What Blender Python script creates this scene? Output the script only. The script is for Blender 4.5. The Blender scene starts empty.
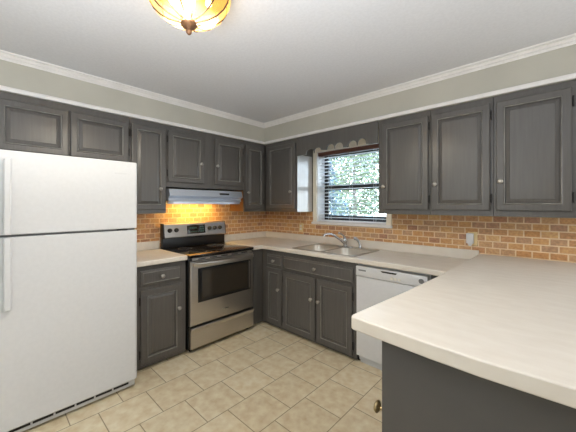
import bpy, bmesh, math, random
from mathutils import Vector, Matrix

C = bpy.context.scene.collection
SC = bpy.context.scene
R = math.radians
PI = math.pi
random.seed(7)

# ------------------------------------------------------------------ camera
cam_d = bpy.data.cameras.new('camera')
cam = bpy.data.objects.new('camera', cam_d); C.objects.link(cam)
cam.location = (3.203, -2.9325, 1.417)
cam.rotation_euler = (R(90), 0, R(43.152))
cam_d.sensor_width = 36.0
cam_d.lens = 18.0
cam_d.shift_y = -11.0 / 576.0
cam_d.clip_start = 0.02
SC.camera = cam

# ------------------------------------------------------------------ world
w = bpy.data.worlds.new('world'); SC.world = w; w.use_nodes = True
wn = w.node_tree.nodes; wl = w.node_tree.links
bg = wn['Background']
tc = wn.new('ShaderNodeTexCoord'); sep = wn.new('ShaderNodeSeparateXYZ'); cr = wn.new('ShaderNodeValToRGB')
wl.new(tc.outputs['Generated'], sep.inputs[0]); wl.new(sep.outputs['Z'], cr.inputs[0]); wl.new(cr.outputs[0], bg.inputs[0])
cr.color_ramp.elements[0].position = 0.0; cr.color_ramp.elements[0].color = (0.88, 0.94, 1, 1)
cr.color_ramp.elements[1].position = 0.6; cr.color_ramp.elements[1].color = (0.45, 0.68, 1, 1)
bg.inputs[1].default_value = 11.0

# ------------------------------------------------------------------ lights
def area(name, loc, rot, sx, sy, power, color):
    d = bpy.data.lights.new(name, 'AREA'); d.shape = 'RECTANGLE'; d.size = sx; d.size_y = sy
    d.energy = power; d.color = color
    o = bpy.data.objects.new(name, d); C.objects.link(o); o.location = loc; o.rotation_euler = rot
    return o
sun_d = bpy.data.lights.new('sun', 'SUN'); sun_d.energy = 5.0; sun_d.angle = R(1.0); sun_d.color = (1, 0.95, 0.86)
sun = bpy.data.objects.new('sun', sun_d); C.objects.link(sun); sun.rotation_euler = (R(48), 0, R(-18))
# unseen area lamps added as daylight fill, beside and behind the camera
area('dining_fill', (5.85, -1.5, 1.35), (R(90), 0, R(90)), 2.4, 2.0, 26, (0.90, 0.95, 1.0))
area('rear_fill', (1.6, -5.85, 1.5), (R(90), 0, 0), 2.4, 2.0, 18, (0.86, 0.95, 1.0))
# patio door in the window wall, further along past the peninsula
area('patio_daylight', (4.7, -0.06, 1.12), (R(-90), 0, 0), 1.7, 2.0, 20, (0.82, 0.91, 1.0))
# added up-facing fill lamp, unseen, bounced off the ceiling
area('bounce_fill', (2.75, -3.10, 1.45), (R(180), 0, 0), 0.9, 0.9, 52, (0.92, 0.96, 1.0))
SC.view_settings.view_transform = 'Standard'
SC.view_settings.look = 'None'
SC.view_settings.gamma = 1.0
SC.view_settings.exposure = 0.3

# ------------------------------------------------------------------ materials
def lin(c):
    def f(v):
        v /= 255.0
        return v / 12.92 if v <= 0.04045 else ((v + 0.055) / 1.055) ** 2.4
    return (f(c[0]), f(c[1]), f(c[2]), 1)

def mat(name, c1, rough=0.5, metal=0.0, c2=None, scale=(8, 8, 8), bump=0.0, detail=4, coat=0.0, emit=None, estr=0.0, spec=0.5):
    m = bpy.data.materials.new(name); m.use_nodes = True
    n = m.node_tree.nodes; l = m.node_tree.links; b = n['Principled BSDF']
    b.inputs['Roughness'].default_value = rough; b.inputs['Metallic'].default_value = metal
    b.inputs['Coat Weight'].default_value = coat
    b.inputs['Specular IOR Level'].default_value = spec
    t = n.new('ShaderNodeTexCoord'); mp = n.new('ShaderNodeMapping'); mp.inputs['Scale'].default_value = scale
    nz = n.new('ShaderNodeTexNoise'); nz.inputs['Scale'].default_value = 1.0; nz.inputs['Detail'].default_value = detail
    rp = n.new('ShaderNodeValToRGB')
    if c2 is None: c2 = tuple(min(255, v * 1.04) for v in c1)
    rp.color_ramp.elements[0].position = 0.35; rp.color_ramp.elements[0].color = lin(c1)
    rp.color_ramp.elements[1].position = 0.65; rp.color_ramp.elements[1].color = lin(c2)
    l.new(t.outputs['Object'], mp.inputs[0]); l.new(mp.outputs[0], nz.inputs[0]); l.new(nz.outputs[0], rp.inputs[0])
    l.new(rp.outputs[0], b.inputs['Base Color'])
    if bump:
        bp = n.new('ShaderNodeBump'); bp.inputs['Strength'].default_value = bump; bp.inputs['Distance'].default_value = 0.004
        l.new(nz.outputs[0], bp.inputs['Height']); l.new(bp.outputs[0], b.inputs['Normal'])
    if emit:
        b.inputs['Emission Color'].default_value = lin(emit); b.inputs['Emission Strength'].default_value = estr
    return m

M = {}
M['cabinet'] = mat('painted_oak', (88, 85, 82), 0.3, c2=(95, 92, 89), scale=(60, 60, 3), bump=0.2)
M['pale_edge'] = mat('pale_edge_paint', (112, 109, 105), 0.32, c2=(150, 147, 142), scale=(14, 14, 7))  # paler tone for door beads and drawer edges
M['side_reflection'] = mat('painted_reflection_panel', (190, 188, 185), 0.16, scale=(30, 30, 2), spec=0.8)  # window reflection painted into the cabinet side as a pale base
M['panel'] = mat('painted_end_panel', (80, 77, 75), 0.5, c2=(84, 81, 79), scale=(4, 4, 4))
M['orange_side'] = mat('orange_side_panel', (172, 126, 76), 0.5, c2=(156, 110, 64), scale=(40, 40, 3))  # orange tone for the corner cabinet side next to the hood
M['wall'] = mat('sage_paint', (182, 179, 168), 0.7, scale=(3, 3, 3))
M['trim'] = mat('white_trim', (225, 222, 220), 0.4)
M['cream'] = mat('cream_trim', (230, 221, 205), 0.5)
M['ceiling'] = mat('ceiling_paint', (210, 210, 213), 0.9, c2=(215, 215, 218), scale=(60, 60, 60), bump=0.25)
M['counter'] = mat('beige_laminate', (221, 213, 201), 0.42, c2=(227, 220, 209), scale=(9, 25, 9), detail=8)
M['white'] = mat('appliance_white', (216, 217, 219), 0.28, c2=(219, 220, 222), scale=(40, 40, 40))
M['white_dim'] = mat('appliance_white_plastic', (205, 206, 208), 0.4)
M['offwhite'] = mat('almond_plastic', (226, 222, 212), 0.4)
M['black'] = mat('black_enamel', (14, 14, 15), 0.3)
M['black_matte'] = mat('black_plastic', (16, 16, 17), 0.55)
M['black_glass'] = mat('black_glass', (20, 15, 12), 0.06, spec=0.6)
M['oven_glass'] = mat('smoked_oven_glass', (52, 46, 38), 0.08, spec=0.6)
M['grey_plastic'] = mat('grey_plastic', (120, 121, 122), 0.5)
M['iron'] = mat('hinge_black', (26, 24, 23), 0.45, metal=0.4)
M['nickel'] = mat('brushed_nickel', (168, 164, 158), 0.34, metal=0.85)
M['brass'] = mat('antique_brass', (168, 150, 112), 0.35, metal=0.8)
M['chrome'] = mat('chrome', (205, 207, 210), 0.1, metal=1.0)
M['steel'] = mat('brushed_steel', (198, 194, 190), 0.29, metal=1.0, c2=(206, 200, 193), scale=(6, 6, 300))
M['sink'] = mat('satin_sink_steel', (222, 217, 208), 0.33, metal=0.9, c2=(230, 225, 216), scale=(120, 5, 5))
M['sink_rim'] = mat('sink_rim_steel', (172, 165, 154), 0.35, metal=1.0, c2=(180, 173, 162), scale=(120, 5, 5))
M['hood'] = mat('hood_steel', (214, 220, 230), 0.42, metal=1.0, c2=(220, 226, 236), scale=(3, 3, 200))
M['blind'] = mat('white_slat', (240, 241, 243), 0.5)
M['brown_wood'] = mat('brown_headrail', (96, 62, 52), 0.5, c2=(112, 74, 60), scale=(3, 60, 60))
M['aluminium'] = mat('black_aluminium', (15, 15, 17), 0.45)
M['bronze_dark'] = mat('dark_bronze', (72, 46, 30), 0.5, metal=0.2, c2=(88, 58, 38), scale=(40, 40, 40))
M['bronze'] = mat('bronze_metal', (112, 82, 60), 0.45, metal=0.6, c2=(135, 98, 68), scale=(40, 40, 40))
M['ivory'] = mat('ivory_plate', (222, 200, 150), 0.45)
M['display'] = mat('display_glow', (10, 14, 12), 0.3, emit=(120, 170, 150), estr=0.2)
M['lens'] = mat('hood_lamp_lens', (255, 220, 150), 0.4, emit=(255, 205, 110), estr=6)
M['leaf'] = mat('leaf_green', (66, 78, 54), 0.6, c2=(104, 114, 80), scale=(2, 2, 2))
M['leaf_dark'] = mat('needle_green', (50, 68, 78), 0.6, c2=(82, 104, 122), scale=(2, 2, 2))
M['bark'] = mat('bark', (60, 52, 46), 0.8, c2=(84, 74, 66), scale=(20, 20, 3))
M['ground'] = mat('pale_ground', (150, 150, 144), 0.9, c2=(120, 124, 104), scale=(2, 2, 2))

def node_mat(name):
    m = bpy.data.materials.new(name); m.use_nodes = True
    return m, m.node_tree.nodes, m.node_tree.links, m.node_tree.nodes['Principled BSDF']

def math_node(n, l, op, a, b=None):
    k = n.new('ShaderNodeMath'); k.operation = op
    for i, v in enumerate((a, b)):
        if v is None: continue
        if isinstance(v, (int, float)): k.inputs[i].default_value = v
        else: l.new(v, k.inputs[i])
    return k.outputs[0]

def cell_material(name, L, H, mortar, u_sum, v_axis, u0, v0, ramp, mortar_col, rough, noise_scale, noise_amt, bump, vary=True):
    """Running-bond bricks or tiles; each cell gets a colour of its own."""
    m, n, l, b = node_mat(name)
    t = n.new('ShaderNodeTexCoord'); s = n.new('ShaderNodeSeparateXYZ'); l.new(t.outputs['Object'], s.inputs[0])
    if u_sum: u = math_node(n, l, 'ADD', s.outputs['X'], s.outputs['Y'])
    else: u = s.outputs['Y']
    v = s.outputs[v_axis]
    vv = math_node(n, l, 'DIVIDE', math_node(n, l, 'SUBTRACT', v, v0), H)
    row = math_node(n, l, 'FLOOR', vv)
    par = math_node(n, l, 'FLOORED_MODULO', row, 2.0)
    uu = math_node(n, l, 'ADD', math_node(n, l, 'DIVIDE', math_node(n, l, 'SUBTRACT', u, u0), L), math_node(n, l, 'MULTIPLY', par, 0.5))
    col = math_node(n, l, 'FLOOR', uu)
    fu = math_node(n, l, 'FRACT', uu); fv = math_node(n, l, 'FRACT', vv)
    du = math_node(n, l, 'MULTIPLY', math_node(n, l, 'SUBTRACT', 0.5, math_node(n, l, 'ABSOLUTE', math_node(n, l, 'SUBTRACT', fu, 0.5))), L)
    dv = math_node(n, l, 'MULTIPLY', math_node(n, l, 'SUBTRACT', 0.5, math_node(n, l, 'ABSOLUTE', math_node(n, l, 'SUBTRACT', fv, 0.5))), H)
    d = math_node(n, l, 'MINIMUM', du, dv)
    mr = n.new('ShaderNodeMapRange'); mr.interpolation_type = 'SMOOTHSTEP'
    mr.inputs['From Min'].default_value = mortar * 0.35; mr.inputs['From Max'].default_value = mortar * 0.65
    l.new(d, mr.inputs['Value'])
    cx = n.new('ShaderNodeCombineXYZ'); l.new(col, cx.inputs[0]); l.new(row, cx.inputs[1])
    wn_ = n.new('ShaderNodeTexWhiteNoise'); wn_.noise_dimensions = '2D'; l.new(cx.outputs[0], wn_.inputs['Vector'])
    rp = n.new('ShaderNodeValToRGB'); els = rp.color_ramp.elements
    els[0].position = 0; els[0].color = lin(ramp[0]); els[1].position = 1; els[1].color = lin(ramp[-1])
    for i, c in enumerate(ramp[1:-1]):
        e = els.new((i + 1) / (len(ramp) - 1)); e.color = lin(c)
    l.new(wn_.outputs['Value'], rp.inputs[0])
    nz = n.new('ShaderNodeTexNoise'); nz.inputs['Scale'].default_value = noise_scale; nz.inputs['Detail'].default_value = 6
    l.new(t.outputs['Object'], nz.inputs['Vector'])
    mx = n.new('ShaderNodeMix'); mx.data_type = 'RGBA'; mx.blend_type = 'OVERLAY'; mx.inputs['Factor'].default_value = noise_amt
    l.new(rp.outputs[0], mx.inputs['A']); l.new(nz.outputs[0], mx.inputs['B'])
    m2 = n.new('ShaderNodeMix'); m2.data_type = 'RGBA'; m2.inputs['A'].default_value = lin(mortar_col)
    l.new(mr.outputs[0], m2.inputs['Factor']); l.new(mx.outputs['Result'], m2.inputs['B'])
    l.new(m2.outputs['Result'], b.inputs['Base Color'])
    b.inputs['Roughness'].default_value = rough
    hh = math_node(n, l, 'ADD', mr.outputs[0], math_node(n, l, 'MULTIPLY', nz.outputs[0], 0.3))
    bp = n.new('ShaderNodeBump'); bp.inputs['Strength'].default_value = bump; bp.inputs['Distance'].default_value = 0.004
    l.new(hh, bp.inputs['Height']); l.new(bp.outputs[0], b.inputs['Normal'])
    return m

M['brick'] = cell_material('brick_veneer', 0.1005, 0.0535, 0.009, True, 'Z', 0.03, 1.0045,
    [(174, 128, 102), (192, 143, 102), (204, 155, 104), (210, 162, 110), (188, 150, 118), (202, 148, 96), (216, 174, 122), (180, 138, 112)],
    (232, 206, 170), 0.75, 60, 0.55, 0.6)
M['tile'] = cell_material('floor_tile', 0.31, 0.308, 0.006, False, 'X', -1.61, -0.004,
    [(214, 198, 166), (221, 206, 175), (217, 201, 169), (225, 211, 181)], (150, 132, 104), 0.36, 16, 0.6, 0.25)

def glass_mat():
    m = bpy.data.materials.new('clear_pane'); m.use_nodes = True
    n = m.node_tree.nodes; l = m.node_tree.links
    n.remove(n['Principled BSDF'])
    tr = n.new('ShaderNodeBsdfTransparent'); tr.inputs[0].default_value = (0.94, 0.97, 0.97, 1)
    gl = n.new('ShaderNodeBsdfGlossy'); gl.inputs['Roughness'].default_value = 0.02
    fr = n.new('ShaderNodeFresnel'); fr.inputs[0].default_value = 1.45
    mx = n.new('ShaderNodeMixShader')
    l.new(fr.outputs[0], mx.inputs[0]); l.new(tr.outputs[0], mx.inputs[1]); l.new(gl.outputs[0], mx.inputs[2])
    l.new(mx.outputs[0], n['Material Output'].inputs[0])
    return m
M['pane'] = glass_mat()

def lampshade_mat():
    m, n, l, b = node_mat('amber_glass')
    b.inputs['Base Color'].default_value = lin((225, 176, 96)); b.inputs['Roughness'].default_value = 0.25
    b.inputs['Emission Color'].default_value = lin((255, 196, 92)); b.inputs['Emission Strength'].default_value = 4.5
    tr = n.new('ShaderNodeBsdfTranslucent'); tr.inputs[0].default_value = lin((236, 190, 110))
    cl = n.new('ShaderNodeBsdfTransparent'); cl.inputs[0].default_value = (1.0, 0.92, 0.76, 1)
    mx = n.new('ShaderNodeMixShader'); mx.inputs[0].default_value = 0.35
    l.new(b.outputs[0], mx.inputs[1]); l.new(tr.outputs[0], mx.inputs[2])
    m2 = n.new('ShaderNodeMixShader'); m2.inputs[0].default_value = 0.80
    l.new(mx.outputs[0], m2.inputs[1]); l.new(cl.outputs[0], m2.inputs[2]); l.new(m2.outputs[0], n['Material Output'].inputs[0])
    return m
M['amber'] = lampshade_mat()

# ------------------------------------------------------------------ mesh helpers
def link_mesh(name, bm, m, parent=None, smooth=False, loc=None, rotz=None):
    bmesh.ops.recalc_face_normals(bm, faces=bm.faces)
    me = bpy.data.meshes.new(name); bm.to_mesh(me); bm.free()
    if isinstance(m, str): m = M[m]
    me.materials.append(m)
    if smooth:
        for p in me.polygons: p.use_smooth = True
        me.set_sharp_from_angle(angle=R(38))
    o = bpy.data.objects.new(name, me); C.objects.link(o)
    if parent: o.parent = parent
    if loc: o.location = loc
    if rotz is not None: o.rotation_euler = (0, 0, rotz)
    return o

def nb(): return bmesh.new()

def box(bm, x0, x1, y0, y1, z0, z1, bev=0.0, seg=2):
    r = bmesh.ops.create_cube(bm, size=1.0)
    vs = r['verts']
    for v in vs:
        v.co = Vector((x0 + (v.co.x + .5) * (x1 - x0), y0 + (v.co.y + .5) * (y1 - y0), z0 + (v.co.z + .5) * (z1 - z0)))
    if bev:
        es = list({e for v in vs for e in v.link_edges})
        bmesh.ops.bevel(bm, geom=es, offset=bev, segments=seg, affect='EDGES', profile=0.6)
    return bm

def bx(name, dims, m, parent=None, bev=0.0, smooth=None, seg=2):
    return link_mesh(name, box(nb(), *dims, bev=bev, seg=seg), m, parent, smooth=bool(bev) if smooth is None else smooth)

def lathe(bm, prof, segs=20, mtx=None, lobes=0, amp=0.0):
    rings = []
    for r, z in prof:
        if r < 1e-5:
            rings.append([bm.verts.new((0, 0, z))]); continue
        ring = []
        for i in range(segs):
            a = 2 * PI * i / segs
            rr = r * (1 + amp * (abs(math.cos(a * lobes / 2)) - 0.6)) if lobes else r
            ring.append(bm.verts.new((rr * math.cos(a), rr * math.sin(a), z)))
        rings.append(ring)
    for A, B in zip(rings, rings[1:]):
        if len(A) == 1 and len(B) == 1: continue
        for i in range(segs):
            j = (i + 1) % segs
            if len(A) == 1: bm.faces.new((A[0], B[i], B[j]))
            elif len(B) == 1: bm.faces.new((A[i], B[0], A[j]))
            else: bm.faces.new((A[i], A[j], B[j], B[i]))
    if len(rings[0]) > 1: bm.faces.new(rings[0])
    if len(rings[-1]) > 1: bm.faces.new(rings[-1])
    if mtx is not None:
        vs = [v for ring in rings for v in ring]
        for v in vs: v.co = mtx @ v.co
    return bm

def tube(bm, pts, r, segs=10, closed_ends=True):
    pts = [Vector(p) for p in pts]
    rings = []
    up = Vector((0, 0, 1))
    for i, p in enumerate(pts):
        t = (pts[min(i + 1, len(pts) - 1)] - pts[max(i - 1, 0)]).normalized()
        ref = up if abs(t.dot(up)) < 0.95 else Vector((1, 0, 0))
        a = t.cross(ref).normalized(); b = t.cross(a).normalized()
        rr = r[i] if isinstance(r, (list, tuple)) else r
        rings.append([bm.verts.new(p + rr * (math.cos(2 * PI * k / segs) * a + math.sin(2 * PI * k / segs) * b)) for k in range(segs)])
    for A, B in zip(rings, rings[1:]):
        for i in range(segs):
            j = (i + 1) % segs
            bm.faces.new((A[i], A[j], B[j], B[i]))
    if closed_ends:
        bm.faces.new(rings[0]); bm.faces.new(rings[-1])
    return bm

def prism(bm, pts, fn, a, b):
    """Extrude the closed outline pts (2-tuples) from a to b; fn(p, q, t) gives the 3-D point."""
    A = [bm.verts.new(fn(p, q, a)) for p, q in pts]; B = [bm.verts.new(fn(p, q, b)) for p, q in pts]
    n = len(pts)
    for i in range(n):
        j = (i + 1) % n
        bm.faces.new((A[i], A[j], B[j], B[i]))
    fa = bm.faces.new(A); fb = bm.faces.new(B)
    return fa, fb

def loops(bm, x0, x1, z0, z1, prof, cap0=True, cap1=True):
    """Nested rectangles in the local front plane; prof = [(inset, y), ...]"""
    rs = []
    for i, y in prof:
        rs.append([bm.verts.new(p) for p in ((x0 + i, y, z0 + i), (x1 - i, y, z0 + i), (x1 - i, y, z1 - i), (x0 + i, y, z1 - i))])
    for A, B in zip(rs, rs[1:]):
        for k in range(4):
            j = (k + 1) % 4
            bm.faces.new((A[k], A[j], B[j], B[k]))
    if cap0: bm.faces.new(rs[0])
    if cap1: bm.faces.new(rs[-1])
    return bm

def thing(name, label, cat, loc=(0, 0, 0), rotz=0.0, group=None):
    o = bpy.data.objects.new(name, None); C.objects.link(o)
    o.location = loc; o.rotation_euler = (0, 0, rotz)
    o.empty_display_size = 0.1
    o['label'] = label; o['category'] = cat
    if group: o['group'] = group
    return o

def tag(o, label, cat, group=None):
    o['label'] = label; o['category'] = cat
    if group: o['group'] = group
    return o

def struct(o): o['kind'] = 'structure'; return o
def sbox(name, dims, m, bev=0.0): return struct(bx(name, dims, m, bev=bev))

def boolean(o, cutter):
    bpy.context.view_layer.update()
    md = o.modifiers.new('cut', 'BOOLEAN'); md.operation = 'DIFFERENCE'; md.object = cutter; md.solver = 'EXACT'
    dg = bpy.context.evaluated_depsgraph_get(); dg.update()
    me = bpy.data.meshes.new_from_object(o.evaluated_get(dg))
    o.modifiers.clear(); o.data = me
    bpy.data.objects.remove(cutter, do_unlink=True)

# ------------------------------------------------------------------ room shell
CEIL = 2.497
sbox('floor', (-0.2, 6.2, -6.2, 0.2, -0.1, 0.0), 'tile')
sbox('ceiling', (-0.2, 6.2, -6.2, 0.2, CEIL, CEIL + 0.1), 'ceiling')
sbox('wall_left', (-0.2, 0.0, -6.2, 0.2, 0.0, CEIL), 'wall')
sbox('wall_right', (6.0, 6.2, -6.0, 0.0, 0.0, CEIL), 'wall')
sbox('wall_front', (0.0, 6.2, -6.2, -6.0, 0.0, CEIL), 'wall')
WX0, WX1, WZ0, WZ1 = 0.965, 1.885, 1.205, 2.085
bm = nb()
box(bm, 0, WX0, 0, 0.2, 0, CEIL); box(bm, WX1, 6.2, 0, 0.2, 0, CEIL)
box(bm, WX0, WX1, 0, 0.2, 0, WZ0); box(bm, WX0, WX1, 0, 0.2, WZ1, CEIL)
struct(link_mesh('wall_back', bm, 'wall'))
# thin brick facing on both walls
bm = nb(); box(bm, 0.0, 0.012, -2.9, -0.012, 0.9, 1.62)
o = struct(link_mesh('wall_left_brick', bm, 'brick'))
bm = nb()
box(bm, 0.0, 0.895, -0.012, 0, 0.9, 1.345); box(bm, 1.945, 4.6, -0.012, 0, 0.9, 1.345); box(bm, 0.895, 1.945, -0.012, 0, 0.9, 1.172)
struct(link_mesh('wall_back_brick', bm, 'brick'))
# soffit over the upper cabinets
SOF = 2.228
bm = nb(); prism(bm, [(0, -6.0), (0.325, -6.0), (0.325, -0.325), (6.0, -0.325), (6.0, 0), (0, 0)], lambda p, q, t: (p, q, t), SOF, CEIL)
struct(link_mesh('wall_soffit', bm, 'wall'))
# crown moulding and the flat strip under the soffit, mitred in the corner
def mitred(name, prof, m):
    bm = nb()
    A = [bm.verts.new((0.325 + d, -6.0, z)) for d, z in prof]
    B = [bm.verts.new((0.325 + d, -0.325 - d, z)) for d, z in prof]
    D = [bm.verts.new((6.0, -0.325 - d, z)) for d, z in prof]
    n = len(prof)
    for P, Q in ((A, B), (B, D)):
        for i in range(n):
            j = (i + 1) % n
            bm.faces.new((P[i], P[j], Q[j], Q[i]))
    bm.faces.new(A); bm.faces.new(D)
    return struct(link_mesh(name, bm, m))
mitred('trim_1', [(0, CEIL), (0, CEIL - 0.050), (0.010, CEIL - 0.050), (0.013, CEIL - 0.040), (0.020, CEIL - 0.036), (0.016, CEIL - 0.030), (0.034, CEIL - 0.016), (0.032, CEIL - 0.011), (0.050, CEIL - 0.009), (0.052, CEIL)], 'trim')
mitred('trim_2', [(0, SOF), (0.020, SOF), (0.022, SOF + 0.008), (0.022, SOF + 0.028), (0.018, SOF + 0.032), (0, SOF + 0.032)], 'trim')

# ------------------------------------------------------------------ window
win = struct(bpy.data.objects.new('window_1', None)); C.objects.link(win); win.location = (WX0, 0, WZ0)
def wpart(name, bm, m, smooth=False):
    o = link_mesh(name, bm, m, None, smooth); o.parent = win; o.matrix_parent_inverse = Matrix.Translation((-WX0, 0, -WZ0)); return o
bm = nb()
box(bm, 0.912, 0.964, -0.022, 0.0, 1.172, 2.22, bev=0.003)
box(bm, 1.886, 1.943, -0.022, 0.0, 1.172, 2.22, bev=0.003)
box(bm, 0.964, 1.886, -0.022, 0.0, 2.086, 2.22, bev=0.003)
wpart('casing', bm, 'cream')
bm = nb(); box(bm, 0.893, 1.952, -0.032, 0.0, 1.176, 1.204, bev=0.004); box(bm, 0.966, 1.884, 0.0, 0.153, 1.2055, 1.212)
wpart('sill', bm, 'trim')
bm = nb(); box(bm, 0.9655, 0.969, 0.0, 0.153, 1.212, 2.084); box(bm, 1.881, 1.8845, 0.0, 0.153, 1.212, 2.084); box(bm, 0.969, 1.881, 0.0, 0.153, 2.081, 2.0845)
wpart('jamb', bm, 'trim')
bm = nb()
box(bm, 0.966, 1.004, 0.155, 0.195, 1.206, 2.084); box(bm, 1.846, 1.884, 0.155, 0.195, 1.206, 2.084)
box(bm, 1.004, 1.846, 0.155, 0.195, 2.04, 2.084); box(bm, 1.004, 1.846, 0.155, 0.195, 1.206, 1.25)
wpart('window_frame', bm, 'aluminium')
bm = nb()
box(bm, 1.005, 1.03, 0.160, 0.174, 1.251, 1.66); box(bm, 1.82, 1.845, 0.160, 0.174, 1.251, 1.66)
box(bm, 1.03, 1.82, 0.160, 0.174, 1.603, 1.668); box(bm, 1.03, 1.82, 0.160, 0.174, 1.251, 1.285)
wpart('lower_sash', bm, 'aluminium')
bm = nb()
box(bm, 1.005, 1.02, 0.176, 0.190, 1.63, 2.039); box(bm, 1.83, 1.845, 0.176, 0.190, 1.63, 2.039)
box(bm, 1.02, 1.83, 0.176, 0.190, 1.632, 1.675); box(bm, 1.02, 1.83, 0.176, 0.190, 2.02, 2.039)
wpart('upper_sash', bm, 'aluminium')
wpart('pane', box(nb(), 1.03, 1.82, 0.165, 0.168, 1.285, 1.603), 'pane')
wpart('pane', box(nb(), 1.02, 1.83, 0.182, 0.185, 1.675, 2.02), 'pane')

blind = thing('window_blind', 'white slatted blind with brown headrail hanging in the window', 'blind', (1.425, 0.05, 2.08))
def bpart(name, bm, m, smooth=False): return link_mesh(name, bm, m, blind, smooth)
bpart('headrail', box(nb(), -0.452, 0.452, -0.045, 0.03, -0.046, 0.0, bev=0.003), 'brown_wood')
slat_me = None
for k in range(18):
    z = -0.072 - k * 0.0438
    if slat_me is None:
        bm = nb()
        pr = [(-0.024, 0.0), (-0.012, 0.0022), (0, 0.003), (0.012, 0.0022), (0.024, 0.0), (0.024, -0.0022), (0, 0.0008), (-0.024, -0.0022)]
        prism(bm, pr, lambda p, q, t: (t, p, q), -0.448, 0.448)
        s = bpart('slat', bm, 'blind'); slat_me = s.data
    else:
        s = bpy.data.objects.new('slat', slat_me); C.objects.link(s); s.parent = blind
    s.location = (0, 0, z); s.rotation_euler = (R(-4), 0, 0)
bpart('bottom_rail', box(nb(), -0.448, 0.448, -0.024, 0.024, -0.864, -0.85, bev=0.002), 'blind')
for xx in (-0.30, 0.0, 0.30):
    bm = nb()
    tube(bm, [(xx, -0.026, -0.046), (xx, -0.026, -0.852)], 0.0012, 5); tube(bm, [(xx, 0.026, -0.046), (xx, 0.026, -0.852)], 0.0012, 5)
    bpart('ladder_cord', bm, 'blind')
tubebm = nb(); tube(tubebm, [(0.40, -0.03, -0.04), (0.401, -0.031, -0.4), (0.40, -0.03, -0.56)], 0.0016, 5)
bpart('pull_cord', tubebm, 'blind')

# ------------------------------------------------------------------ outside
struct(bx('ground', (-30, 30, 0.4, 45, -0.5, -0.4), 'ground'))
def tree(name, label, cat, x, y, h, rad, n, leaf, size, cone=False, z0=-0.4):
    t = thing(name, label, cat, (x, y, z0), 0, 'trees outside the window')
    bm = nb()
    pts = [(0, 0, 0), (0.04, 0.02, h * .3), (-0.03, 0.05, h * .6), (0.02, 0, h * .97)]
    tube(bm, pts, [0.035 * h ** .7, 0.028 * h ** .7, 0.018 * h ** .7, 0.006], 8)
    for k in range(16):
        zz = h * (0.2 + 0.7 * k / 16); a = k * 2.4; L = rad * (1 - 0.55 * k / 16)
        tube(bm, [(0, 0, zz), (L * .5 * math.cos(a), L * .5 * math.sin(a), zz + L * .15), (L * math.cos(a), L * math.sin(a), zz + L * .35)], [0.025, 0.015, 0.005], 5)
    link_mesh('trunk', bm, 'bark', t, True)
    bm = nb()
    for k in range(n):
        u = random.random(); a = random.random() * 2 * PI
        if cone: zz = h * (0.08 + 0.92 * u); rr = rad * (1.02 - u) * random.random() ** .5
        else:
            zz = h * (0.16 + 0.84 * u); rr = rad * math.sin(PI * (0.12 + 0.86 * u)) ** .6 * random.random() ** .45
        c = Vector((rr * math.cos(a), rr * math.sin(a), zz))
        d1 = Vector((random.gauss(0, 1), random.gauss(0, 1), random.gauss(0, 1))).normalized()
        d2 = d1.cross(Vector((random.gauss(0, 1), random.gauss(0, 1), random.gauss(0, 1)))).normalized()
        s = size * (0.6 + 0.8 * random.random())
        vs = [bm.verts.new(c + s * p) for p in (d1, 0.45 * d2, -d1, -0.45 * d2)]
        bm.faces.new(vs)
    link_mesh('foliage', bm, leaf, t)
    return t

# ------------------------------------------------------------------ cabinets
KNOB = {}
def knob(parent, x, y, z, m='nickel'):
    if m not in KNOB:
        bm = nb()
        lathe(bm, [(0.010, 0.0), (0.010, 0.003), (0.006, 0.006), (0.0055, 0.014), (0.011, 0.018), (0.0175, 0.023), (0.0185, 0.027), (0.016, 0.031), (0.008, 0.034), (0, 0.0345)], 16, Matrix.Rotation(R(90), 4, 'X'))
        o = link_mesh('knob', bm, m, parent, True); KNOB[m] = o.data
    else:
        o = bpy.data.objects.new('knob', KNOB[m]); C.objects.link(o); o.parent = parent
    o.location = (x, y, z); return o

HINGE = {}
def hinge(parent, x, y, z, flip=False):
    if 'h' not in HINGE:
        bm = nb()
        tube(bm, [(0, 0, -0.030), (0, 0, 0.030)], 0.0038, 8)
        lathe(bm, [(0, -0.036), (0.005, -0.034), (0.005, -0.030), (0, -0.028)], 8); lathe(bm, [(0, 0.028), (0.005, 0.030), (0.005, 0.034), (0, 0.036)], 8)
        pr = [(0.0, -0.024), (0.007, -0.028), (0.011, -0.02), (0.007, -0.010), (0.005, 0), (0.007, 0.010), (0.011, 0.02), (0.007, 0.028), (0, 0.024)]
        prism(bm, pr, lambda p, q, t: (p, t, q), 0.001, 0.004)
        o = link_mesh('hinge', bm, 'iron', parent, True); HINGE['h'] = o.data
    else:
        o = bpy.data.objects.new('hinge', HINGE['h']); C.objects.link(o); o.parent = parent
    o.location = (x, y, z)
    if flip: o.scale = (-1, 1, 1)
    return o

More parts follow.
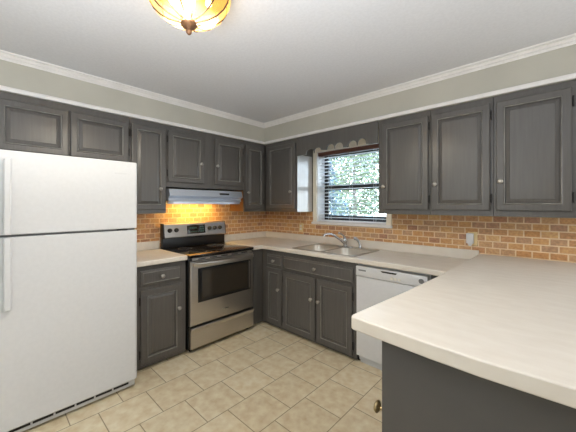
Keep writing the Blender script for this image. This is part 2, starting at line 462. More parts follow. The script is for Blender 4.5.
def door(cab, x0, x1, z0, z1, D, knob_x=None, knob_z=None, hinge_side=None, fw=0.056, knob_m='nickel', mtl='cabinet', t=0.02):
    """raised-panel door; D = front of the face frame (local -y)"""
    yb = -D - 0.009; yf = -D - t - 0.002
    fw = min(fw, (x1 - x0) * 0.27)
    bm = nb()
    loops(bm, x0, x1, z0, z1, [(0, yb), (0, yf + 0.006), (0.003, yf + 0.001), (0.008, yf), (fw - 0.014, yf), (fw - 0.009, yf - 0.004), (fw - 0.003, yf - 0.0005), (fw, yf + 0.011)], True, True)
    bm.faces.ensure_lookup_table()
    for f in bm.faces[20:24]: f.material_index = 1      # bead in a paler tone
    d = link_mesh('door', bm, mtl, cab); d.data.materials.append(M['pale_edge'])
    bm = nb()
    k = min(0.022, (x1 - x0 - 2 * fw) * 0.28)
    loops(bm, x0 + fw, x1 - fw, z0 + fw, z1 - fw, [(0.0015, yf + 0.0105), (0.0015, yf + 0.0085), (k, yf + 0.0025), (k + 0.003, yf - 0.0005), (k + 0.007, yf - 0.0005)], True, True)
    link_mesh('raised_panel', bm, mtl, d)
    if knob_x is not None: knob(d, knob_x, yf, knob_z, knob_m)
    if hinge_side:
        hx = x0 - 0.006 if hinge_side == 'l' else x1 + 0.006
        for hz in (z0 + 0.09, z1 - 0.09): hinge(d, hx, yf + 0.008, hz, hinge_side == 'r')
    return d

def drawer(cab, x0, x1, z0, z1, D, kx=None, t=0.02):
    yb = -D - 0.0005; yf = yb - t
    bm = nb()
    loops(bm, x0, x1, z0, z1, [(0, yb), (0, yf + 0.012), (0.004, yf + 0.008), (0.018, yf + 0.003), (0.020, yf), (0.026, yf)], True, True)
    bm.faces.ensure_lookup_table()
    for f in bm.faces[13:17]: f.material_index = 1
    d = link_mesh('drawer', bm, 'cabinet', cab); d.data.materials.append(M['pale_edge'])
    if kx is not None: knob(d, kx, yf, (z0 + z1) / 2)
    return d

def frame_bm(x0, x1, z0, z1, D, xs, zs, t=0.019):
    """face frame: stiles at xs and rails at zs ((a, b) intervals)"""
    bm = nb()
    for a, b in xs: box(bm, a, b, -D, -D + t, z0, z1)
    xs = sorted(xs)
    for (a, b), (c, d) in zip(xs, xs[1:]):
        for e, f in zs: box(bm, b, c, -D, -D + t, e, f)
    return bm

def upper(label, loc, rotz, W, z0, z1, D, doors, group, stiles=None, name='upper_cabinet'):
    cab = thing(name, label, 'cabinet', (loc[0], loc[1], z0), rotz, group)
    Z = z0
    bm = nb(); box(bm, 0.001, W - 0.001, -D + 0.0195, -0.001, 0, z1 - z0 - 0.001); link_mesh('body', bm, 'cabinet', cab)
    st = stiles or ([(0.001, doors[0][0] + 0.012)] + [(doors[i][1] - 0.012, doors[i + 1][0] + 0.012) for i in range(len(doors) - 1)] + [(doors[-1][1] - 0.012, W - 0.001)])
    dz0 = doors[0][2]; dz1 = doors[0][3]
    link_mesh('face_frame', frame_bm(0.001, W - 0.001, 0, z1 - z0 - 0.001, D, st, [(0, dz0 - Z + 0.012), (dz1 - Z - 0.012, z1 - z0 - 0.001)]), 'cabinet', cab)
    for (a, b, c, d, kx, kz, hs) in doors:
        door(cab, a, b, c - Z, d - Z, D, kx, kz - Z if kz else None, hs)
    return cab

QA = R(90)   # stands along the left wall, faces +x ; local x = world y
UD = 0.31
TOP = SOF - 0.001
gA = 'upper cabinets on the stove wall'; gB = 'upper cabinets on the window wall'
# left wall
def A(y): return y
y0 = -2.90
upper('wide two-door grey wall cabinet above the white refrigerator', (0.0, y0), QA, 0.908, 1.775, TOP, UD,
      [(-2.868 - y0, -2.447 - y0, 1.812, 2.175, None, None, None), (-2.437 - y0, -2.004 - y0, 1.812, 2.175, None, None, 'r')], gA)
y0 = -1.991
upper('tall narrow grey wall cabinet between refrigerator and range hood', (0.0, y0), QA, 0.340, 1.333, TOP, UD,
      [(-1.978 - y0, -1.664 - y0, 1.372, 2.175, -1.722 - y0, 1.575, 'l')], gA)
y0 = -1.650
upper('short two-door grey wall cabinet above the steel range hood', (0.0, y0), QA, 0.990, 1.602, TOP, UD,
      [(-1.636 - y0, -1.236 - y0, 1.652, 2.175, -1.272 - y0, 1.865, 'l'), (-1.091 - y0, -0.692 - y0, 1.652, 2.175, -1.068 - y0, 1.865, 'r')], gA)
y0 = -0.659
cc = upper('narrow grey wall cabinet right of the hood, tucked into the corner', (0.0, y0), QA, 0.658, 1.333, TOP, UD,
      [(-0.643 - y0, -0.345 - y0, 1.372, 2.175, -0.617 - y0, 1.575, 'r')], gA, stiles=[(0.001, 0.03), (0.302, 0.348)])
o = bx('side_panel', (-0.0015, 0.0005, -0.29, -0.002, 0.004, 0.29), 'orange_side', cc); o['label'] = 'orange side panel'
# back wall
cb = upper('grey wall cabinet in the corner left of the window, side painted with window reflection', (0.3335, 0.0), 0, 0.563, 1.333, TOP, UD,
      [(0.396 - 0.3335, 0.876 - 0.3335, 1.372, 2.175, 0.816 - 0.3335, 1.580, None)], gB)
o = bx('side_panel', (0.5625, 0.5645, -0.305, -0.022, 0.0, 0.70), 'side_reflection', cb); o['label'] = 'glossy side sheet with the window reflection painted pale'
upper('grey wall cabinet directly right of the window', (1.942, 0.0), 0, 0.469, 1.333, TOP, UD,
      [(1.985 - 1.942, 2.396 - 1.942, 1.376, 2.178, 2.006 - 1.942, 1.588, 'r')], gB)
upper('grey wall cabinet over the outlet, middle of three right of the window', (2.412, 0.0), 0, 0.438, 1.333, TOP, UD,
      [(2.424 - 2.412, 2.832 - 2.412, 1.376, 2.178, 2.455 - 2.412, 1.590, 'r')], gB)
upper('largest grey wall cabinet over the raised counter, farthest from the window', (2.851, 0.0), 0, 0.470, 1.333, TOP, UD,
      [(2.869 - 2.851, 3.269 - 2.851, 1.376, 2.178, 2.897 - 2.851, 1.590, 'r')], gB)

# scalloped valance board across the window
bm = nb()
low = [(0.899, 2.008), (1.045, 2.009)]
for a, b, zb, hh in ((1.05, 1.165, 2.010, 0.058), (1.168, 1.262, 2.036, 0.032), (1.340, 1.445, 2.024, 0.058), (1.448, 1.553, 2.024, 0.060), (1.612, 1.715, 2.020, 0.060), (1.718, 1.818, 2.020, 0.064)):
    for k in range(9):
        t = PI * (1 - k / 8); low.append(((a + b) / 2 + (b - a) / 2 * math.cos(t), zb + hh * math.sin(t) ** 0.8))
low += [(1.859, 2.014), (1.940, 2.012)]
prism(bm, low + [(1.940, TOP), (0.899, TOP)], lambda p, q, t: (p, t, q), -0.325, -0.313)
tag(link_mesh('valance_board', bm, 'cabinet'), 'grey scalloped wooden valance board spanning the window between cabinets', 'valance')

# base cabinets -------------------------------------------------------------
CT = 0.942; CB = 0.897     # counter top and underside
BD = 0.612
gL = 'grey base cabinets under the counters'
def base(label, loc, rotz, W, D, top, doors, drawers, stiles, rails, name='base_cabinet', body_top=None):
    cab = thing(name, label, 'cabinet', (loc[0], loc[1], 0), rotz, gL)
    bm = nb(); box(bm, 0.001, W - 0.001, -D + 0.0195, -0.001, 0.035, body_top or top); link_mesh('body', bm, 'cabinet', cab)
    bm = nb(); box(bm, 0.001, W - 0.001, -D + 0.045, -0.003, 0.0, 0.0345); link_mesh('toe_kick', bm, 'black_matte', cab)
    link_mesh('face_frame', frame_bm(0, W, 0.022, top, D, stiles, rails), 'cabinet', cab)
    for a in doors: door(cab, a[0], a[1], a[2], a[3], D, a[4], a[5], a[6], fw=0.062)
    for a in drawers: drawer(cab, a[0], a[1], a[2], a[3], D, a[4])
    return cab
y0 = -2.034
base('grey base cabinet with one drawer, between refrigerator and stove', (0.0, y0), QA, 0.437, BD, CB - 0.001,
     [(-2.008 - y0, -1.640 - y0, 0.055, 0.688, -1.676 - y0, 0.465, 'l')], [(-2.008 - y0, -1.645 - y0, 0.722, 0.852, -1.829 - y0)],
     [(0.001, 0.045), (0.385, 0.436)], [(0.022, 0.07), (0.675, 0.735), (0.84, CB - 0.001)])
# corner base, L shaped
cab = thing('base_cabinet', 'narrow grey corner base cabinet between stove and sink cabinet', 'cabinet', (0, 0, 0), 0, gL)
bm = nb(); prism(bm, [(0.001, -0.793), (0.596, -0.793), (0.596, -0.594), (0.958, -0.594), (0.958, -0.001), (0.001, -0.001)], lambda p, q, t: (p, q, t), 0.035, CB - 0.001)
link_mesh('body', bm, 'cabinet', cab)
bm = nb(); prism(bm, [(0.003, -0.79), (0.57, -0.79), (0.57, -0.57), (0.956, -0.57), (0.956, -0.003), (0.003, -0.003)], lambda p, q, t: (p, q, t), 0.0, 0.0345)
link_mesh('toe_kick', bm, 'black_matte', cab)
bx('filler_panel', (0.5965, 0.612, -0.793, -0.6125, 0.022, CB - 0.001), 'cabinet', cab)
link_mesh('face_frame', frame_bm(0.6125, 0.958, 0.022, CB - 0.001, 0.6125, [(0.6125, 0.72), (0.925, 0.958)], [(0.022, 0.08), (0.67, 0.735), (0.82, CB - 0.001)], t=0.018), 'cabinet', cab)
door(cab, 0.697, 0.945, 0.06, 0.69, 0.6125, 0.905, 0.463, None)
drawer(cab, 0.700, 0.945, 0.712, 0.842, 0.6125, 0.826)
x0 = 0.96
base('wide grey sink base cabinet with two doors below the steel sink', (x0, 0.0), 0, 0.920, 0.6125, CB - 0.001,
     [(0.968 - x0, 1.417 - x0, 0.05, 0.675, 1.376 - x0, 0.460, 'l'), (1.440 - x0, 1.842 - x0, 0.05, 0.675, 1.448 - x0 + 0.02, 0.456, 'r')],
     [(0.970 - x0, 1.850 - x0, 0.700, 0.845, 1.420 - x0)],
     [(0.001, 0.03), (0.44, 0.50), (0.865, 0.919)], [(0.022, 0.08), (0.66, 0.715), (0.83, CB - 0.001)], body_top=0.76)

# peninsula base
PX = 2.758
pen = thing('peninsula_cabinet', 'dark grey peninsula base cabinet carrying the raised counter, plain end panel', 'cabinet', (PX, -1.95, 0))
bx('body', (0.02, 0.95, 0.003, 1.275, 0.035, 0.951), 'panel', pen)
bx('toe_kick', (0.05, 0.92, 0.02, 1.27, 0.0, 0.0345), 'black_matte', pen)
bx('end_panel', (-0.007, 0.955, -0.018, 0.0025, 0.0, 0.951), 'panel', pen, bev=0.0015)
bm = nb()
for a, b in ((0.003, 0.04), (0.60, 0.66), (1.24, 1.275)): box(bm, 0.0005, 0.0195, a, b, 0.03, 0.951)
for a, b in ((0.04, 0.60), (0.66, 1.24)):
    for e, f in ((0.03, 0.09), (0.90, 0.951)): box(bm, 0.0005, 0.0195, a, b, e, f)
link_mesh('face_frame', bm, 'panel', pen)
for a, b, kk in ((0.008, 0.615, 0.035), (0.645, 1.255, 1.2)):
    bm = nb(); loops(bm, a, b, 0.07, 0.915, [(0, -0.0005), (0, -0.015), (0.004, -0.018), (0.05, -0.018), (0.056, -0.008), (0.06, -0.008), (0.09, -0.016), (0.095, -0.016)])
    for v in bm.verts: v.co = Vector((v.co.y, v.co.x, v.co.z))
    d = link_mesh('door', bm, 'panel', pen)
    k = knob(d, -0.018, kk, 0.662, 'brass'); k.rotation_euler = (0, 0, R(-90)); k.scale = (1.2, 1.2, 1.2); k['label'] = 'brass knob'
# filler beside the dishwasher
tag(bx('filler_panel', (2.505, 2.756, -0.61, -0.592, 0.03, CB - 0.002), 'panel'), 'dark grey filler strip between dishwasher and peninsula', 'panel')

# ------------------------------------------------------------------ counters
def edge_round(o, off=0.010, seg=3):
    md = o.modifiers.new('round', 'BEVEL'); md.width = off; md.segments = seg; md.limit_method = 'ANGLE'; md.angle_limit = R(50)
    return o
def flat(name, pts, z0, z1, m, parent=None):
    bm = nb(); prism(bm, pts, lambda p, q, t: (p, q, t), z0, z1)
    o = link_mesh(name, bm, m, parent, True)
    return edge_round(o)
lc = thing('countertop', 'short beige laminate countertop between refrigerator and stove', 'countertop', (0, -1.82, CB))
o = flat('worktop', [(0.013, -0.233), (0.655, -0.233), (0.655, 0.224), (0.013, 0.224)], 0.0, CT - CB, 'counter', lc)
bx('backsplash', (0.013, 0.032, -0.233, 0.224, CT - CB + 0.0005, 1.028 - CB), 'counter', lc, bev=0.004)
mc = thing('countertop', 'long beige laminate countertop holding the sink, from stove to peninsula', 'countertop', (0, 0, CB))
SINK = (1.065, 1.850, -0.605, -0.075)
worktop = flat('worktop', [(0.013, -0.013), (0.013, -0.793), (0.655, -0.793), (0.655, -0.655), (2.745, -0.655), (2.745, -0.013)], 0.0, CT - CB, 'counter', mc)
worktop.modifiers.clear()
cut = bx('cut', (SINK[0] + 0.02, SINK[1] - 0.02, SINK[2] + 0.02, SINK[3] - 0.03, 0.5, 1.5), 'counter')
boolean(worktop, cut)
edge_round(worktop, 0.010)
bm = nb(); prism(bm, [(0.013, -0.793), (0.032, -0.793), (0.032, -0.032), (2.711, -0.032), (2.711, -0.013), (0.013, -0.013)], lambda p, q, t: (p, q, t), CT - CB + 0.0005, 1.028 - CB)
edge_round(link_mesh('backsplash', bm, 'counter', mc, True), 0.005, 2)

pts = [(3.66, -0.013), (2.713, -0.013), (2.703, -0.60), (2.690, -1.10), (2.669, -1.50), (2.632, -1.957), (2.633, -1.972), (2.638, -1.982), (2.648, -1.988), (2.70, -1.992), (2.80, -2.001), (2.92, -2.011), (3.05, -2.016), (3.23, -2.010), (3.40, -1.996), (3.66, -1.96)]
pc = flat('peninsula_countertop', pts, 0.953, 1.001, 'counter'); pc.modifiers['round'].width = 0.005
tag(pc, 'raised beige laminate peninsula countertop in the foreground, rounded corner', 'countertop')

# ------------------------------------------------------------------ sink and faucet
def rrect(x0, x1, y0, y1, r, n=5):
    out = []
    for cx, cy, a0 in ((x1 - r, y1 - r, 0), (x0 + r, y1 - r, 90), (x0 + r, y0 + r, 180), (x1 - r, y0 + r, 270)):
        for k in range(n + 1):
            a = R(a0 + 90 * k / n); out.append((cx + r * math.cos(a), cy + r * math.sin(a)))
    return out
sx0, sx1, sy0, sy1 = SINK
snk = thing('sink', 'double-bowl stainless steel sink set into the beige counter', 'sink', ((sx0 + sx1) / 2, (sy0 + sy1) / 2, CT))
hw = (sx1 - sx0) / 2; hd = (sy1 - sy0) / 2
bm = nb(); prism(bm, rrect(-hw, hw, -hd, hd, 0.03), lambda p, q, t: (p, q, t), 0.0004, 0.006)
rim = link_mesh('rim', bm, 'sink_rim', snk, True)
bowls = [(-hw + 0.028, -0.014, -hd + 0.028, hd - 0.105), (0.014, hw - 0.028, -hd + 0.028, hd - 0.105)]
for bxx in bowls:
    bm = nb(); prism(bm, rrect(*bxx, 0.06), lambda p, q, t: (p, q, t), -0.1, 0.1)
    c = link_mesh('cut', bm, 'sink'); c.location = snk.location
    bpy.context.view_layer.update()
    boolean(rim, c)
for bxx in bowls:
    bm = nb(); rs = []
    for ins, z, r in ((0.0005, 0.003, 0.06), (0.002, -0.02, 0.06), (0.012, -0.12, 0.06), (0.03, -0.15, 0.055), (0.07, -0.16, 0.05), (0.13, -0.163, 0.02)):
        rs.append([bm.verts.new((p, q, z)) for p, q in rrect(bxx[0] + ins, bxx[1] - ins, bxx[2] + ins, bxx[3] - ins, r)])
    for P, Q in zip(rs, rs[1:]):
        for i in range(len(P)):
            j = (i + 1) % len(P); bm.faces.new((P[i], P[j], Q[j], Q[i]))
    bm.faces.new(rs[-1])
    bs = link_mesh('basin', bm, 'sink', snk, True)
    cx, cy = (bxx[0] + bxx[1]) / 2, (bxx[2] + bxx[3]) / 2
    bm = nb(); lathe(bm, [(0.042, 0.0), (0.042, 0.003), (0.034, 0.004), (0.028, 0.001), (0, 0.001)], 20)
    d = link_mesh('drain', bm, 'chrome', bs, True); d.location = (cx, cy, -0.1628)

fz = CT + 0.0065
fc = thing('faucet', 'chrome single-lever faucet arching over the left sink bowl', 'faucet', (1.460, -0.135, fz))
bm = nb(); prism(bm, rrect(-0.10, 0.10, -0.026, 0.026, 0.025), lambda p, q, t: (p, q, t), 0.0, 0.010); link_mesh('base_plate', bm, 'chrome', fc, True)
bm = nb(); lathe(bm, [(0.024, 0.0102), (0.023, 0.05), (0.026, 0.055), (0.026, 0.085), (0.018, 0.10), (0, 0.104)], 18); link_mesh('body', bm, 'chrome', fc, True)
bm = nb(); tube(bm, [(-0.005, -0.018, 0.045), (-0.03, -0.06, 0.085), (-0.06, -0.11, 0.125), (-0.085, -0.15, 0.146), (-0.11, -0.19, 0.150), (-0.128, -0.215, 0.142), (-0.132, -0.222, 0.122)], [0.014, 0.013, 0.012, 0.012, 0.012, 0.0125, 0.0125], 12)
link_mesh('spout', bm, 'chrome', fc, True)
bm = nb(); tube(bm, [(0, 0, 0.10), (-0.01, -0.01, 0.125), (-0.022, -0.05, 0.148), (-0.03, -0.085, 0.158)], [0.010, 0.010, 0.008, 0.009], 10); link_mesh('lever', bm, 'chrome', fc, True)
sp = thing('sink_sprayer', 'small chrome side sprayer on the sink rim, right of the faucet', 'sprayer', (1.640, -0.125, fz))
bm = nb(); lathe(bm, [(0.022, 0.0), (0.022, 0.008), (0.014, 0.014), (0.012, 0.03), (0, 0.031)], 16); link_mesh('holder', bm, 'chrome', sp, True)
bm = nb(); tube(bm, [(0, 0, 0.03), (-0.006, -0.003, 0.06), (-0.02, -0.010, 0.09), (-0.038, -0.022, 0.106), (-0.056, -0.036, 0.104)], [0.010, 0.011, 0.014, 0.015, 0.016], 12); link_mesh('spray_head', bm, 'chrome', sp, True)

# ------------------------------------------------------------------ refrigerator
fy = -2.872
fr = thing('refrigerator', 'tall white top-freezer refrigerator left of the stove', 'refrigerator', (0.0, fy, 0.0), QA)
FW = 0.773
bx('body', (0.004, FW - 0.004, -0.735, -0.05, 0.035, 1.742), 'white', fr, bev=0.006)
def fdoor(name, z0, z1):
    bm = nb()
    pr = [(0, -0.742), (FW, -0.742), (FW, -0.800)]
    for k in range(1, 6): a = R(90 * k / 5); pr.append((FW - 0.022 + 0.022 * math.cos(a), -0.800 - 0.020 * math.sin(a)))
    for k in range(0, 9):
        t = k / 8; pr.append((FW - 0.03 - (FW - 0.06) * t, -0.820 - 0.004 * math.sin(PI * t)))
    for k in range(0, 6): a = R(90 + 90 * k / 5); pr.append((0.022 + 0.022 * math.cos(a), -0.800 - 0.020 * math.sin(a)))
    prism(bm, pr, lambda p, q, t: (p, q, t), z0, z1)
    return edge_round(link_mesh(name, bm, 'white', fr, True), 0.006, 2)
fzd = fdoor('freezer_door', 1.238, 1.744)
frd = fdoor('refrigerator_door', 0.072, 1.224)
bx('gasket', (0.012, FW - 0.012, -0.79, -0.7355, 1.2245, 1.2375), 'grey_plastic', fr)
def fhandle(parent, z0, z1):
    bm = nb(); pr = [(0.030, -0.823), (0.030, -0.846), (0.036, -0.853), (0.056, -0.853), (0.063, -0.846), (0.063, -0.823)]
    prism(bm, pr, lambda p, q, t: (p, q, t), z0, z1)
    return edge_round(link_mesh('handle', bm, 'white', parent, True), 0.004, 2)
fhandle(fzd, 1.240, 1.690); fhandle(frd, 0.795, 1.222)
bx('nameplate', (0.615, 0.695, -0.8255, -0.8225, 1.648, 1.656), 'white_dim', fzd)
h = bx('hinge', (0.636, 0.704, -0.812, -0.7905, 1.2265, 1.2355), 'black_matte', fr); h['label'] = 'dark hinge between the two doors'
gr = bx('toe_grille', (0.02, FW - 0.01, -0.79, -0.736, 0.016, 0.068), 'white_dim', fr, bev=0.004)
for k in range(6):
    a = 0.05 + k * 0.113
    bx('vent_slot', (a, a + 0.102, -0.7925, -0.7895, 0.040, 0.054), 'black_matte', gr)
for k in (0.05, FW - 0.03):
    bm = nb(); lathe(bm, [(0.018, 0), (0.018, 0.006), (0.008, 0.008), (0.008, 0.034)], 12); q = link_mesh('foot', bm, 'black_matte', fr, True); q.location = (k, -0.70, 0)

# ------------------------------------------------------------------ stove
ry = -1.590; RW = 0.790
rg = thing('stove', 'stainless electric stove with black glass cooktop under the hood', 'stove', (0.0, ry, 0.0), QA)
bx('body', (0.004, RW - 0.004, -0.635, -0.035, 0.03, 0.912), 'black', rg, bev=0.002)
ct = bx('cooktop', (0.0, RW, -0.668, -0.04, 0.9125, 0.938), 'black_glass', rg, bev=0.005)
for (px_, py_, rr) in ((0.20, -0.47, 0.095), (0.59, -0.47, 0.075), (0.20, -0.20, 0.075), (0.59, -0.20, 0.095)):
    bm = nb(); lathe(bm, [(rr, 0), (rr, 0.0006), (rr - 0.004, 0.0006), (rr - 0.004, 0)], 32)
    for f in [f for f in bm.faces if len(f.verts) > 8]: bm.faces.remove(f)
    q = link_mesh('burner_ring', bm, 'grey_plastic', ct, True); q.location = (px_, py_, 0.9381)
bx('riser', (0.0, RW, -0.088, -0.036, 0.9385, 1.052), 'black', rg, bev=0.003)
bm = nb(); prism(bm, [(-0.036, 1.0525), (-0.112, 1.0525), (-0.116, 1.062), (-0.094, 1.202), (-0.084, 1.209), (-0.036, 1.209)], lambda p, q, t: (t, p, q), 0.012, RW - 0.004)
cp = link_mesh('control_panel', bm, 'steel', rg)
for a, b in ((-0.002, 0.0118), (RW - 0.0038, RW + 0.002)):
    bm = nb(); prism(bm, [(-0.034, 1.0525), (-0.114, 1.0525), (-0.118, 1.062), (-0.095, 1.205), (-0.085, 1.212), (-0.034, 1.212)], lambda p, q, t: (t, p, q), a, b)
    link_mesh('end_cap', bm, 'black', rg)
# the panel face leans back: direction of its normal
def on_panel(lx, z, out=0.0):
    f = (z - 1.062) / (1.202 - 1.062); y = -0.116 + f * 0.022
    n = Vector((0, -0.988, 0.155)); return Vector((lx, y, z)) + n * out
tilt = Matrix.Rotation(R(90 - 8.9), 4, 'X')
for wy in (-1.520, -1.445, -1.030, -0.957, -0.883):
    bm = nb(); lathe(bm, [(0.024, 0.0005), (0.024, 0.006), (0.020, 0.010), (0.019, 0.026), (0.016, 0.029), (0, 0.029)], 20)
    box(bm, -0.0045, 0.0045, -0.018, 0.018, 0.027, 0.034, bev=0.001)
    q = link_mesh('dial', bm, 'black_matte', cp, True); q.matrix_local = Matrix.Translation(on_panel(wy - ry, 1.136)) @ tilt
bm = nb(); box(bm, -0.115, 0.115, -0.050, 0.050, 0.0005, 0.004, bev=0.001)
dsp = link_mesh('display', bm, 'black_glass', cp, True); dsp.matrix_local = Matrix.Translation(on_panel(-1.202 - ry, 1.134)) @ tilt
bm = nb()
for k in range(4): box(bm, -0.085 + k * 0.024, -0.070 + k * 0.024, 0.008, 0.026, 0.0041, 0.0045)
for k in range(6): box(bm, -0.095 + k * 0.022, -0.081 + k * 0.022, -0.030, -0.022, 0.0041, 0.0045)
for k in range(2):
    for j in range(3): box(bm, 0.05 + k * 0.026, 0.068 + k * 0.026, -0.034 + j * 0.026, -0.020 + j * 0.026, 0.0041, 0.0045)
link_mesh('indicator_marks', bm, 'display', dsp)
# oven door
bm = nb(); loops(bm, 0.012, RW - 0.012, 0.262, 0.880, [(0, -0.637), (0, -0.668), (0.006, -0.675), (0.05, -0.675)])
od = link_mesh('oven_door', bm, 'steel', rg)
bm = nb(); loops(bm, 0.088, 0.735, 0.475, 0.806, [(0, -0.676), (0.002, -0.680), (0.018, -0.681), (0.05, -0.681)])
wf = link_mesh('window_frame', bm, 'black', od)
bx('window_glass', (0.128, 0.690, -0.6832, -0.6812, 0.505, 0.785), 'oven_glass', wf)
bx('window_trim', (0.705, 0.722, -0.6830, -0.6812, 0.492, 0.795), 'steel', wf)
bm = nb()
hp = []; N = 14
for k in range(N + 1):
    t = k / N; hp.append((0.035 + (RW - 0.07) * t, -0.690 - 0.055 * math.sin(PI * t) ** .55, 0.848))
prv = None
sec = [(0.0, 0.020), (-0.010, 0.016), (-0.013, 0.0), (-0.008, -0.018), (0.003, -0.020), (0.007, 0.0)]
for p in hp:
    ring = [bm.verts.new((p[0], p[1] + a, p[2] + b)) for a, b in sec]
    if prv:
        for i in range(len(sec)):
            j = (i + 1) % len(sec); bm.faces.new((prv[i], prv[j], ring[j], ring[i]))
    else: bm.faces.new(ring)
    prv = ring
bm.faces.new(prv)
box(bm, 0.030, 0.052, -0.700, -0.6765, 0.832, 0.864, bev=0.003); box(bm, RW - 0.052, RW - 0.030, -0.700, -0.6765, 0.832, 0.864, bev=0.003)
link_mesh('handle', bm, 'steel', od, True)
bx('vent_strip', (0.03, RW - 0.03, -0.672, -0.6375, 0.886, 0.906), 'steel', rg)
for k in range(5): bx('vent_slot', (0.09 + k * 0.13, 0.17 + k * 0.13, -0.6735, -0.6722, 0.891, 0.900), 'black', rg)
bx('nameplate', (0.372, 0.440, -0.6785, -0.6752, 0.334, 0.350), 'chrome', od, bev=0.001)
bm = nb(); pr = [(-0.637, 0.045), (-0.672, 0.045), (-0.676, 0.052), (-0.676, 0.205), (-0.684, 0.222), (-0.690, 0.238), (-0.686, 0.246), (-0.672, 0.243), (-0.637, 0.246)]
prism(bm, pr, lambda p, q, t: (t, p, q), 0.012, RW - 0.012); link_mesh('storage_drawer', bm, 'steel', rg)
for k in (0.05, RW - 0.05):
    for yy in (-0.60, -0.10):
        bm = nb(); lathe(bm, [(0.017, 0), (0.017, 0.012), (0.009, 0.014), (0.009, 0.0295)], 12); q = link_mesh('foot', bm, 'black_matte', rg, True); q.location = (k, yy, 0)

# ------------------------------------------------------------------ range hood
hy = -1.660; HW = 0.990
hd_ = thing('range_hood', 'blue-grey stainless range hood under the short wall cabinet', 'range hood', (0.0, hy, 1.425), QA)
Z = 1.425
hx0, hx1 = 0.012, 0.918
bm = nb(); prism(bm, [(-0.014, 0.004), (-0.014, 0.1745), (-0.366, 0.156), (-0.370, 0.152), (-0.392, 0.086), (-0.375, 0.080), (-0.352, 0.060), (-0.362, 0.034), (-0.350, 0.030), (-0.30, 0.03), (-0.06, 0.03), (-0.04, 0.004)], lambda p, q, t: (t, p, q), hx0, hx1)
link_mesh('canopy', bm, 'hood', hd_)
bm = nb()
lip = [(0.0, -0.355), (0.04, -0.385), (0.10, -0.402), (0.25, -0.410), (0.44, -0.412), (0.64, -0.410), (0.80, -0.404), (0.865, -0.390), (0.90, -0.360)]
prism(bm, [(hx0 + p * 0.982, q) for p, q in lip] + [(hx1, -0.335), (hx0, -0.335)], lambda p, q, t: (p, q, t), 0.002, 0.0295)
link_mesh('front_lip', bm, 'hood', hd_)
bx('switch_plate', (0.595, 0.72, -0.3890, -0.3800, 0.108, 0.126), 'black', hd_)
bx('grease_filter', (0.10, 0.80, -0.31, -0.22, 0.018, 0.0295), 'grey_plastic', hd_)
lens = bx('lamp_lens', (0.36, 0.54, -0.20, -0.07, 0.014, 0.0295), 'lens', hd_, bev=0.004)
lens['label'] = 'glowing warm lamp lens'
ld = bpy.data.lights.new('hood_lamp', 'AREA'); ld.shape = 'RECTANGLE'; ld.size = 0.2; ld.size_y = 0.5; ld.energy = 3.8; ld.color = (1.0, 0.62, 0.17)
lo = bpy.data.objects.new('hood_lamp', ld); C.objects.link(lo); lo.location = (0.14, hy + 0.45, 1.432); lo.rotation_euler = (R(-18), 0, QA)
lo.rotation_euler = (0, R(38), 0)

# ------------------------------------------------------------------ dishwasher
dw = thing('dishwasher', 'white built-in dishwasher between sink cabinet and peninsula', 'dishwasher', (1.886, 0.0, 0.0))
DWW = 0.604
bx('body', (0.008, DWW - 0.006, -0.595, -0.02, 0.03, 0.884), 'white_dim', dw)
bx('door_panel', (0.003, DWW, -0.638, -0.5955, 0.082, 0.786), 'white', dw, bev=0.004)
cpn = bx('control_panel', (0.003, DWW, -0.646, -0.5955, 0.791, 0.878), 'white', dw, bev=0.006)
bx('badge', (0.03, 0.10, -0.6485, -0.6462, 0.838, 0.850), 'grey_plastic', cpn)
bm = nb(); prism(bm, [(0.235, 0.866), (0.375, 0.866), (0.362, 0.853), (0.250, 0.853)], lambda p, q, t: (p, t, q), -0.6485, -0.6462); link_mesh('latch_recess', bm, 'black_matte', cpn)
for k in range(3): bx('button', (0.320 + k * 0.030, 0.342 + k * 0.030, -0.6495, -0.6462, 0.806, 0.828), 'offwhite', cpn, bev=0.0015)
bm = nb(); lathe(bm, [(0.019, 0.0005), (0.019, 0.004), (0.013, 0.006), (0.012, 0.016), (0, 0.017)], 18, Matrix.Rotation(R(90), 4, 'X'))
q = link_mesh('dial', bm, 'grey_plastic', cpn, True); q.location = (0.560, -0.6458, 0.838)
bx('toe_panel', (0.02, DWW - 0.005, -0.59, -0.5705, 0.004, 0.0795), 'white_dim', dw)

# ------------------------------------------------------------------ outlets
def outlet(x, z, label, plug=False):
    t = thing('wall_outlet', label, 'outlet', (x, -0.0125, z))
    bm = nb(); loops(bm, -0.036, 0.036, -0.058, 0.058, [(0, -0.0005), (0, -0.004), (0.003, -0.006), (0.01, -0.0065)])
    link_mesh('cover_plate', bm, 'ivory', t)
    if not plug:
        for zz in (-0.02, 0.02): bx('socket', (-0.016, 0.016, -0.009, -0.0068, zz - 0.014, zz + 0.014), 'offwhite', t, bev=0.001)
    return t
outlet(0.706, 1.120, 'ivory wall outlet on the brick, left of the sink faucet')
outlet(2.662, 1.125, 'ivory wall outlet behind a white plug-in, near the raised counter', True)
nl = thing('plug_in_device', 'white plug-in device on the outlet above the counter end', 'plug', (2.650, -0.020, 1.125))
bx('housing', (-0.030, 0.024, -0.032, -0.0005, -0.040, 0.048), 'white', nl, bev=0.006)
bm = nb(); prism(bm, [(-0.020, -0.041), (0.014, -0.041), (0.004, -0.062), (-0.010, -0.062)], lambda p, q, t: (p, t, q), -0.022, -0.002); link_mesh('tip', bm, 'white_dim', nl)

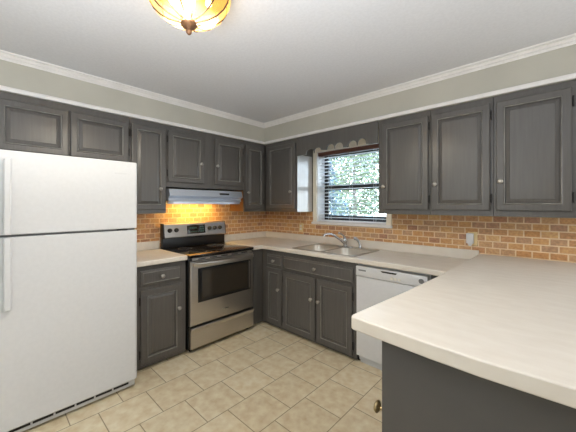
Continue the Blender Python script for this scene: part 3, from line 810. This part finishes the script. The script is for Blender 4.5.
# ------------------------------------------------------------------ ceiling light
LX, LY = 1.907, -2.247
lt = thing('ceiling_light', 'amber glass ceiling light with bronze ribs and finial', 'ceiling light', (LX, LY, CEIL))
bm = nb(); lathe(bm, [(0.155, -0.0008), (0.160, -0.008), (0.150, -0.022), (0.192, -0.030), (0.198, -0.040), (0.190, -0.046), (0.02, -0.046)], 48); link_mesh('canopy', bm, 'bronze', lt, True)
bowl = [(0.188, -0.0465), (0.194, -0.070), (0.188, -0.100), (0.168, -0.135), (0.135, -0.165), (0.095, -0.186), (0.055, -0.196), (0.030, -0.199)]
bm = nb(); lathe(bm, bowl, 96, None, 12, 0.05)
for f in [f for f in bm.faces if len(f.verts) > 8]: bm.faces.remove(f)
link_mesh('glass_bowl', bm, 'amber', lt, True)
for k in range(12):
    a = 2 * PI * (k + 0.5) / 12 ; f = 1 - 0.05 * 0.6 + 0.004
    bm = nb(); tube(bm, [(r_ * f * math.cos(a) * 1.012, r_ * f * math.sin(a) * 1.012, z_ - 0.001) for r_, z_ in bowl], 0.0040, 6); link_mesh('rib', bm, 'bronze_dark', lt, True)
bm = nb(); lathe(bm, [(0.0, -0.194), (0.030, -0.196), (0.040, -0.203), (0.041, -0.212), (0.034, -0.222), (0.016, -0.230), (0.010, -0.236), (0.014, -0.242), (0.013, -0.252), (0.006, -0.260), (0, -0.263)], 24); link_mesh('finial', bm, 'bronze', lt, True)
lit = mat('lit_bulb', (255, 240, 210), 0.4, emit=(255, 228, 180), estr=4)
for k in range(3):
    a = R(75 + 120 * k); bx_, by_ = 0.095 * math.cos(a), 0.095 * math.sin(a)
    bm = nb(); lathe(bm, [(0, -0.092), (0.010, -0.090), (0.017, -0.081), (0.016, -0.068), (0.010, -0.056), (0.010, -0.0465)], 14)
    b_ = link_mesh('bulb', bm, lit, lt, True); b_.location = (bx_, by_, 0)
    pl = bpy.data.lights.new('ceiling_bulb', 'SPOT'); pl.spot_size = R(164); pl.spot_blend = 0.25; pl.energy = 18; pl.color = (1.0, 0.975, 0.94); pl.shadow_soft_size = 0.012
    pl2 = bpy.data.lights.new('bulb_glow', 'POINT'); pl2.energy = 0.5; pl2.color = (1.0, 0.88, 0.66); pl2.shadow_soft_size = 0.012
    pg = bpy.data.objects.new('bulb_glow', pl2); C.objects.link(pg); pg.location = (LX + bx_, LY + by_, CEIL - 0.115)
    po = bpy.data.objects.new('ceiling_bulb', pl); C.objects.link(po); po.location = (LX + bx_, LY + by_, CEIL - 0.150)

# ------------------------------------------------------------------ trees outside
tree('leafy_tree', 'broad leafy tree seen in the middle of the window', 'tree', -8.4, 17.0, 7.2, 3.2, 5200, 'leaf', 0.16)
tree('evergreen_tree', 'blue-green evergreen tree seen at the left edge of the window', 'tree', -6.7, 10.8, 5.0, 1.8, 4200, 'leaf_dark', 0.11, True)
tree('bare_tree', 'thinly leaved tree seen near the right edge of the window', 'tree', -3.1, 7.9, 4.4, 1.2, 1500, 'leaf', 0.07)
